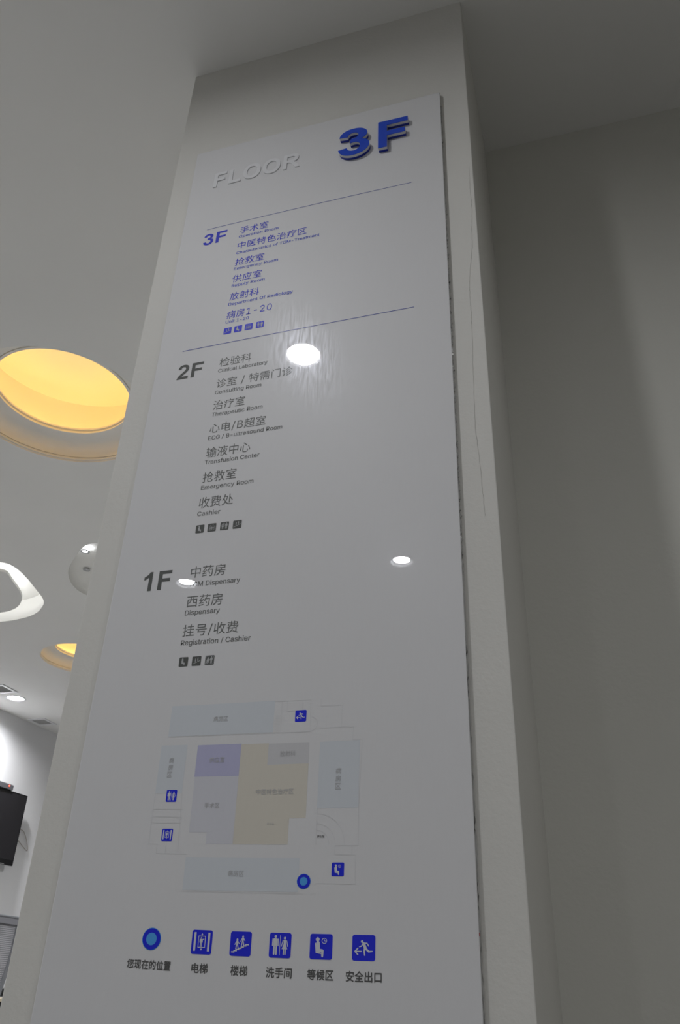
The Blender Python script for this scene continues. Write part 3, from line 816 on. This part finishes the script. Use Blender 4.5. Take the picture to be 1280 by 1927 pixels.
def raised(cs, x0, z0, k, y0, y1, name, m, parent, kx=None, shrink=0.0, cap_front=True, cap_back=True):
    """Extruded glyph between y0 (front) and y1 (back), layout millimetres on the panel."""
    kx = kx or k
    tr = lambda p: place(x0 + p[0] * kx, z0 + p[1] * k)
    v2, f2 = fill2d(cs)
    vs, fs = [], []
    for y, flip, on in ((y0, 0, cap_front), (y1, 1, cap_back)):
        if not on: continue
        b = len(vs)
        for p in v2:
            X, Z = tr(p); vs.append((X - SO.x, y - SO.y, Z - SO.z))
        fs += [tuple(i + b for i in (q if flip else q[::-1])) for q in f2]
    sv, sf = prism_sides([[tr(p) for p in c] for c in cs], 0, 1)
    b = len(vs)
    vs += [(x - SO.x, (y1 if z else y0) - SO.y, zz - SO.z) for x, zz, z in sv]
    fs += [tuple(i + b for i in q) for q in sf]
    o = mesh(name, vs, fs, m, parent)
    bm = bmesh.new(); bm.from_mesh(o.data)
    bmesh.ops.remove_doubles(bm, verts=bm.verts, dist=1e-6)
    bmesh.ops.recalc_face_normals(bm, faces=bm.faces)
    bm.to_mesh(o.data); bm.free()
    return o


# big acrylic 3F: blue face, clear middle, navy back painted in for the refracted blue face
k = 115 / 1466
for ch, x0, label in (('3', -453.0 - 77 * 0.0875, 'thick blue and clear acrylic numeral 3'), ('F', -344.2 - 151 * k, 'thick blue and clear acrylic letter F')):
    kx = 0.0905 if ch == '3' else k * 1.02
    kx = {'3': 0.0875, 'F': 0.0806}[ch]
    back = raised(BOLD[ch][1], x0, 1857.8, k, -0.0062, -0.0003, 'acrylic_letter', M['acryl_refracted'], sign, kx)
    back['label'] = label
    raised(BOLD[ch][1], x0, 1857.8, k, -0.0128, -0.0063, 'clear_core', M['acryl_clear'], back, kx)
    raised(BOLD[ch][1], x0, 1857.8, k, -0.0142, -0.0129, 'blue_face', M['acryl_blue'], back, kx)
# white raised FLOOR
pen = 0
M['white_letter'] = mat('white_letter', (0.74, 0.745, 0.765), 0.5, spec=0.3)
tot = sum(BOLD[c][0] for c in 'FLOOR')
kf = 255 / (tot - 151 - 11)
for ch in 'FLOOR':
    o = raised(BOLD[ch][1], -821 - 151 * kf + pen * kf, 1884, 62 / 1466, -0.0024, -0.0002, 'raised_letter', M['white_letter'], sign, kf)
    if pen == 0: o['label'] = 'white raised capital letter, barely visible on the white panel'
    pen += BOLD[ch][0]


def rect(x0, x1, z0, z1, n=1):
    v = []; f = []
    for i in range(n + 1):
        x = x0 + (x1 - x0) * i / n; v += [(x, z0), (x, z1)]
        if i: f.append((2 * i - 2, 2 * i, 2 * i + 1, 2 * i - 1))
    return v, f


flat('divider_line', [rect(-813.3, -261.2, 1705.0, 1706.6, 24)], M['line_blue'])
flat('divider_line', [rect(-817.3, -261.4, 1277.6, 1279.4, 24)], M['line_blue'])

# the directory rows: Chinese line, English line
ROWS = [
    ('blue', 'text_blue', 26.0, 9.6, [
        ('手术室', -636, 1657, 'Operation Room', -606.5, 1641),
        ('中医特色治疗区', -528.5, 1598.5, 'Characteristics of TCM-Treatment', -493.8, 1579.5),
        ('抢救室', -636, 1537, 'Emergency Room', -597.5, 1521.5),
        ('供应室', -636.8, 1477.5, 'Supply Room', -627, 1462),
        ('放射科', -637.6, 1416, 'Department Of Radiology', -550, 1398.8),
        ('病房1-20', -599.5, 1355, 'Unit 1-20', -655.5, 1340.8)]),
    ('grey', 'text_grey', 26.0, 10.2, [
        ('检验科', -636.5, 1207.3, 'Clinical Laboratory', -595.5, 1190.8),
        ('诊室 / 特需门诊', -533.2, 1145, 'Consulting Room', -604, 1128),
        ('治疗室', -638.8, 1083.6, 'Therapeutic Room', -595.5, 1066.4),
        ('心电/B超室', -584.5, 1020, 'ECG / B-ultrasound Room', -545.5, 1003.2),
        ('输液中心', -613.3, 957, 'Transfusion Center', -590.8, 940.3),
        ('抢救室', -638.4, 894.5, 'Emergency Room', -598, 877.2),
        ('收费处', -638.4, 832.5, 'Cashier', -664, 814.4)]),
    ('grey', 'text_grey', 24.5, 10.0, [
        ('中药房', -637, 674.5, 'TCM Dispensary', -604.1, 655.7),
        ('西药房', -636.2, 612.2, 'Dispensary', -639.2, 596.1),
        ('挂号/收费', -597.7, 551.7, 'Registration / Cashier', -571.2, 535.2)])]
for r, (m1, m2, hh, cap, rows) in enumerate(ROWS):
    left = -714.6 if r < 2 else -711.2
    for cn, xr, zc_, en, xe, ze in rows:
        chinese(cn, left + 0.4, xr, zc_, zc_ + hh, M[m1 if r == 0 else 'text_grey'])
        english(en, left, xe, ze, cap, M[m2])

# ---- pictograms, drawn in a unit square
def rrect(x0, x1, z0, z1, r, n=5):
    p = []
    for cx, cz, a0 in ((x1 - r, z1 - r, 0), (x0 + r, z1 - r, 1), (x0 + r, z0 + r, 2), (x1 - r, z0 + r, 3)):
        for i in range(n + 1):
            a = (a0 + i / n) * PI / 2; p.append((cx + r * math.cos(a), cz + r * math.sin(a)))
    return p


def disc(cx, cz, r, n=14): return [(cx + r * math.cos(2 * PI * i / n), cz + r * math.sin(2 * PI * i / n)) for i in range(n)]


def limb(p, q, w, w2=None):
    w2 = w2 or w
    a, b = Vector(p), Vector(q); d = (b - a).normalized(); n_ = Vector((-d.y, d.x))
    pts = []
    for i in range(7):
        t_ = PI / 2 + PI * i / 6; pts.append(tuple(a + (d * math.cos(t_) + n_ * math.sin(t_)) * w / 2))
    for i in range(7):
        t_ = -PI / 2 + PI * i / 6; pts.append(tuple(b + (d * math.cos(t_) + n_ * math.sin(t_)) * w2 / 2))
    return pts


def man(cx, z0, h, w=None):
    s = h
    P_ = [disc(cx, z0 + s * 0.93, s * 0.075)]
    P_.append(rrect(cx - s * 0.12, cx + s * 0.12, z0 + s * 0.45, z0 + s * 0.83, s * 0.05))
    P_ += [limb((cx - s * .155, z0 + s * .79), (cx - s * .165, z0 + s * .47), s * .06), limb((cx + s * .155, z0 + s * .79), (cx + s * .165, z0 + s * .47), s * .06)]
    P_ += [limb((cx - s * .065, z0 + s * .5), (cx - s * .065, z0 + s * .04), s * .095), limb((cx + s * .065, z0 + s * .5), (cx + s * .065, z0 + s * .04), s * .095)]
    return P_


def woman(cx, z0, h):
    s = h
    P_ = [disc(cx, z0 + s * 0.93, s * 0.075)]
    P_.append([(cx - s * .09, z0 + s * .83), (cx + s * .09, z0 + s * .83), (cx + s * .07, z0 + s * .6), (cx + s * .18, z0 + s * .32), (cx - s * .18, z0 + s * .32), (cx - s * .07, z0 + s * .6)])
    P_ += [limb((cx - s * .12, z0 + s * .79), (cx - s * .2, z0 + s * .48), s * .05), limb((cx + s * .12, z0 + s * .79), (cx + s * .2, z0 + s * .48), s * .05)]
    P_ += [limb((cx - s * .055, z0 + s * .35), (cx - s * .055, z0 + s * .04), s * .075), limb((cx + s * .055, z0 + s * .35), (cx + s * .055, z0 + s * .04), s * .075)]
    return P_


def frame(x0, x1, z0, z1, w):
    return [[(x0, z0), (x1, z0), (x1, z0 + w), (x0, z0 + w)], [(x0, z1 - w), (x1, z1 - w), (x1, z1), (x0, z1)], [(x0, z0), (x0 + w, z0), (x0 + w, z1), (x0, z1)], [(x1 - w, z0), (x1, z0), (x1, z1), (x1 - w, z1)]]


def arrow(cx, z, s, up=1):
    return [(cx - s, z), (cx + s, z), (cx, z + up * s * 1.3)]


def steps(x0, z0, x1, z1, n, w):
    out = []
    for i in range(n):
        a, b = x0 + (x1 - x0) * i / n, x0 + (x1 - x0) * (i + 1) / n
        c, d = z0 + (z1 - z0) * i / n, z0 + (z1 - z0) * (i + 1) / n
        out.append([(a, c), (b + w, c), (b + w, c + w), (a, c + w)])
        if i < n - 1: out.append([(b, c), (b + w, c), (b + w, d + w), (b, d + w)])
    return out


def ring_poly(cx, cz, r, w, n=20):
    out = []
    for i in range(n):
        a, b = 2 * PI * i / n, 2 * PI * (i + 1) / n
        out.append([(cx + r * math.cos(a), cz + r * math.sin(a)), (cx + r * math.cos(b), cz + r * math.sin(b)), (cx + (r - w) * math.cos(b), cz + (r - w) * math.sin(b)), (cx + (r - w) * math.cos(a), cz + (r - w) * math.sin(a))])
    return out


def sitter(s=1.0, ox=0.0, oz=0.0):
    T_ = lambda p: (ox + p[0] * s, oz + p[1] * s)
    L = [disc(.34, .78, .085), limb((.36, .64), (.37, .40), .16, .17), limb((.37, .36), (.56, .34), .13, .12), limb((.57, .34), (.57, .13), .11, .085), limb((.25, .62), (.29, .30), .05), limb((.29, .28), (.50, .24), .055)]
    return [[T_(p) for p in c] for c in L]


def walker(cx, z0, s, lean=0.0):
    return [disc(cx, z0 + s * .92, s * .10), limb((cx, z0 + s * .75), (cx, z0 + s * .48), s * .22, s * .18), limb((cx - s * .10, z0 + s * .72), (cx - s * .24, z0 + s * .45), s * .07),
            limb((cx + s * .10, z0 + s * .72), (cx + s * .24, z0 + s * .52), s * .07), limb((cx - .02, z0 + s * .45), (cx - s * .12, z0 + s * .03), s * .10), limb((cx + .02, z0 + s * .45), (cx + s * .14, z0 + s * .12), s * .10)]


PICT = {
    'lift': [rrect(.11, .21, .13, .90, .01, 1), rrect(.79, .89, .13, .90, .01, 1)] + frame(.32, .68, .27, .76, .03) + man(.47, .30, .40) + [limb((.50, .60), (.60, .62), .035), arrow(.5, .80, .05, 1), limb((.5, .78), (.5, .82), .03), arrow(.5, .22, .05, -1), limb((.5, .23), (.5, .19), .03)],
    'stairs': steps(.08, .14, .84, .50, 7, .05) + walker(.34, .27, .43) + walker(.60, .40, .43),
    'toilet': man(.28, .12, .78) + woman(.71, .12, .72) + [rrect(.485, .505, .10, .90, .005, 1)],
    'wait': sitter() + ring_poly(.64, .73, .115, .025) + [limb((.64, .73), (.64, .79), .02), limb((.64, .73), (.69, .72), .02)],
    'exit': [disc(.43, .74, .055), limb((.50, .66), (.57, .50), .12, .12), limb((.47, .66), (.40, .56), .045), limb((.40, .56), (.32, .54), .04), limb((.55, .68), (.64, .68), .045), limb((.64, .68), (.71, .58), .045), limb((.58, .48), (.72, .36), .085, .07), limb((.72, .36), (.87, .37), .065, .05), limb((.55, .48), (.53, .36), .085, .075), limb((.53, .36), (.55, .22), .07, .055),
             limb((.14, .36), (.40, .36), .05), limb((.13, .36), (.25, .48), .055), limb((.13, .36), (.25, .24), .055)],
    'sit': sitter(1.0, 0.04, 0.02),
    'slope': [limb((.12, .20), (.88, .52), .055)] + [disc(.38, .72, .045), limb((.38, .62), (.38, .42), .10, .07), disc(.64, .82, .045), limb((.64, .72), (.64, .53), .10, .07)],
    'people': frame(.18, .82, .14, .68, .025) + man(.32, .22, .36) + man(.50, .22, .38) + man(.68, .22, .36) + [arrow(.36, .76, .05, 1), arrow(.64, .84, .05, -1)],
    'pair': woman(.30, .14, .74) + man(.72, .14, .74) + [rrect(.49, .51, .12, .86, .005, 1)],
    'access': frame(.07, .93, .07, .93, .03) + [disc(.32, .74, .07), limb((.32, .60), (.32, .48), .20, .26), limb((.16, .46), (.50, .46), .04)] + ring_poly(.30, .30, .15, .05) + [disc(.30, .30, .06)] + man(.70, .14, .74) + [limb((.50, .52), (.62, .66), .05)],
}


def icon(kind, x0, z0, s, m, mp, label=None):
    k_ = 0.10
    base = flat('pictogram', [fill2d([[(x0 + p[0] * s, z0 + p[1] * s) for p in rrect(0, 1, 0, 1, k_)]])], M[m], 0.0003)
    parts = []
    for c in PICT[kind]:
        parts.append(([(x0 + p[0] * s, z0 + p[1] * s) for p in c], [tuple(range(len(c)))]))
    sy = flat('symbol', parts, M[mp], 0.0006, base)
    if label: base['label'] = label


for kind, x in (('slope', -716), ('sit', -689.3), ('people', -662.3), ('pair', -634.2)): icon(kind, x, 1306.4, 19.6, 'icon_blue', 'icon_pale')
for kind, x in (('sit', -713.3), ('people', -687), ('pair', -659.5), ('slope', -632.1)): icon(kind, x, 774.3, 18.4, 'grey', 'icon_pale')
for kind, x in (('sit', -709.8), ('slope', -683.4), ('access', -657.0)): icon(kind, x, 493.2, 18.2, 'grey', 'icon_pale')
for kind, x, lb in (('lift', -624.2, 'blue lift pictogram of the legend'), ('stairs', -559, 'blue stairs pictogram of the legend'), ('toilet', -494.8, 'blue washroom pictogram of the legend'), ('wait', -430.3, 'blue waiting area pictogram of the legend'), ('exit', -365.2, 'blue emergency exit pictogram of the legend')):
    icon(kind, x, 18.2, 34.8, 'icon_blue', 'icon_white', lb)
for kind, x, z in (('exit', -475.6, 379.6), ('toilet', -700.5, 250.5), ('lift', -699.5, 186.2), ('wait', -401.2, 134.4)): icon(kind, x, z, 20.0, 'icon_blue', 'icon_white')


def dot(cx, cz, r):
    b = flat('position_dot', [fill2d([disc(cx, cz, r, 40)])], M['dot_rim'], 0.0003)
    flat('dot_ring', [fill2d([disc(cx, cz, r * 0.94, 40)])], M['icon_blue'], 0.0006, b)
    flat('dot_core', [fill2d([disc(cx, cz, r * 0.56, 32)])], M['dot_core'], 0.0009, b)


dot(-694.6, 36.5, 16.6)
dot(-445.2, 126.8, 11.2)
for cn, x0, x1 in (('您现在的位置', -733, -655.7), ('电梯', -620.2, -592.6), ('楼梯', -555, -527.2), ('洗手间', -497.6, -456.6), ('等候区', -432.7, -392.3), ('安全出口', -374, -320.4)):
    chinese(cn, x0, x1, -7.8 - (x0 + 733) * 0.006, 6.2 - (x0 + 733) * 0.004, M['dark_text'], 0.022)

# ---- floor plan
def poly(pts): return (pts, [tuple(range(len(pts)))])


flat('plan_area', [rect(-711.5, -514, 363.5, 418.8, 6), rect(-722.3, -671.4, 264.8, 347.6, 2), rect(-429.2, -361, 236.4, 343.8, 2), rect(-650.3, -454, 111, 161, 6)], M['ward'], 0.00015)['label'] = 'pale blue-grey ward areas of the floor plan'
flat('plan_area', [rect(-651.4, -569.8, 292, 346.2, 3)], M['supply'], 0.00015)['label'] = 'violet supply room area of the floor plan'
flat('plan_area', [poly([(-650.6, 292), (-649.6, 200.8), (-617.6, 200.8), (-617.6, 182.6), (-569.4, 182.2), (-569.8, 292)][::-1])], M['operating'], 0.00015)['label'] = 'pale lilac operating area of the floor plan'
flat('plan_area', [rect(-569.6, -519.8, 181.8, 345, 2), rect(-519.8, -447.4, 222, 308.8, 2), rect(-519.8, -475.3, 181.5, 222, 1)], M['tcm'], 0.00015)['label'] = 'pale sand treatment area of the floor plan'
flat('plan_area', [rect(-519.8, -447.8, 308.8, 344.2, 2)], M['radio'], 0.00015)['label'] = 'pale grey radiology area of the floor plan'


def pl(pts, w=0.5):
    out = []
    for (a, b), (c, d) in zip(pts, pts[1:]):
        v = Vector((c - a, d - b)); n_ = Vector((-v.y, v.x)).normalized() * w / 2
        out.append(poly([(a - n_.x, b - n_.y), (c - n_.x, d - n_.y), (c + n_.x, d + n_.y), (a + n_.x, b + n_.y)]))
    return out


def arc(cx, cz, r, a0, a1, n=14): return [(cx + r * math.cos(math.radians(a0 + (a1 - a0) * i / n)), cz + r * math.sin(math.radians(a0 + (a1 - a0) * i / n))) for i in range(n + 1)]


lines = []
for p in ([(-514, 417), (-448.8, 416.7), (-447.5, 362), (-514, 362)], [(-500.8, 416.8), (-500, 362)], [(-491, 416), (-491, 399), (-463, 399), (-463, 416)],
          [(-431.1, 416.7), (-430.6, 404.5), (-392.9, 404.3), (-393.3, 367.3), (-372.3, 366.2), (-373.3, 344.9), (-357, 344.5), (-360.5, 236), (-360, 179.3), (-397.2, 179.5), (-397.2, 166), (-364, 165.6), (-362.8, 123), (-426, 124)],
          [(-369.7, 179.3), (-369.7, 165.6)], [(-722, 264), (-722, 181.6), (-706, 181.6), (-705.6, 166.5), (-650, 166.4)], [(-722, 238.2), (-666, 237.6)], [(-720, 226), (-666.4, 225.3), (-666.3, 215.6), (-718, 215.6)],
          [(-671, 264), (-666, 166.4)], [(-711, 362.5), (-448, 361.5)], [(-652, 109), (-445, 108.5)], [(-433, 108.8), (-425, 108.8)], [(-689, 181), (-689, 167)],
          arc(-429, 181, 47, 0, 88), arc(-429, 181, 32, 0, 88), arc(-429, 181, 22, 0, 88), arc(-447.5, 375, 12, -80, 80), [(-428.5, 236), (-428.5, 181)], [(-393, 367), (-430, 367)]):
    lines += pl(p)
for i in range(12): lines += pl([(-512, 392 - i * 2.6), (-502, 392 - i * 2.6)], 0.3)
flat('plan_outline', lines, M['plan_line'], 0.00022)
for cn, x0, x1, z0, z1 in (('病房区', -627, -599.4, 387, 396.5), ('供应室', -626.4, -598.4, 315.3, 324.8), ('放射科', -498.4, -470.8, 322, 331.4), ('中医特色治疗区', -535.6, -470.2, 260, 269.2), ('手术区', -626.6, -599.2, 239.4, 248.6), ('病房区', -573, -545.6, 133, 142.4), ('护士站', -512.6, -500.4, 211.7, 215.4)):
    flat('plan_lettering', fit(lay(cn), x0, x1, z0, z1), M['plan_text'], 0.0006)
flat('plan_lettering', fit(lay('护士站', 0.02), -426.5, -414.8, 191.7, 195.6), M['dark_text'], 0.0006)
for xs_, top in (((-703.6, -694.4), 326), ((-400.2, -390.8), 300)):
    for i, ch in enumerate('病房区'):
        flat('plan_lettering', fit(lay(ch), xs_[0], xs_[1], top - 9.6 - i * 12.2, top - i * 12.2), M['plan_text'], 0.0006)

# small red mark low on the panel's right edge
srel(box('paint_fleck', BX1 - 0.0006, BX1 + 0.0012, 0.0015, 0.004, 0.829, 0.8335, mat('red_fleck', (0.30, 0.03, 0.03), 0.5), sign, bevel=0.0004))['label'] = 'tiny red paint fleck'
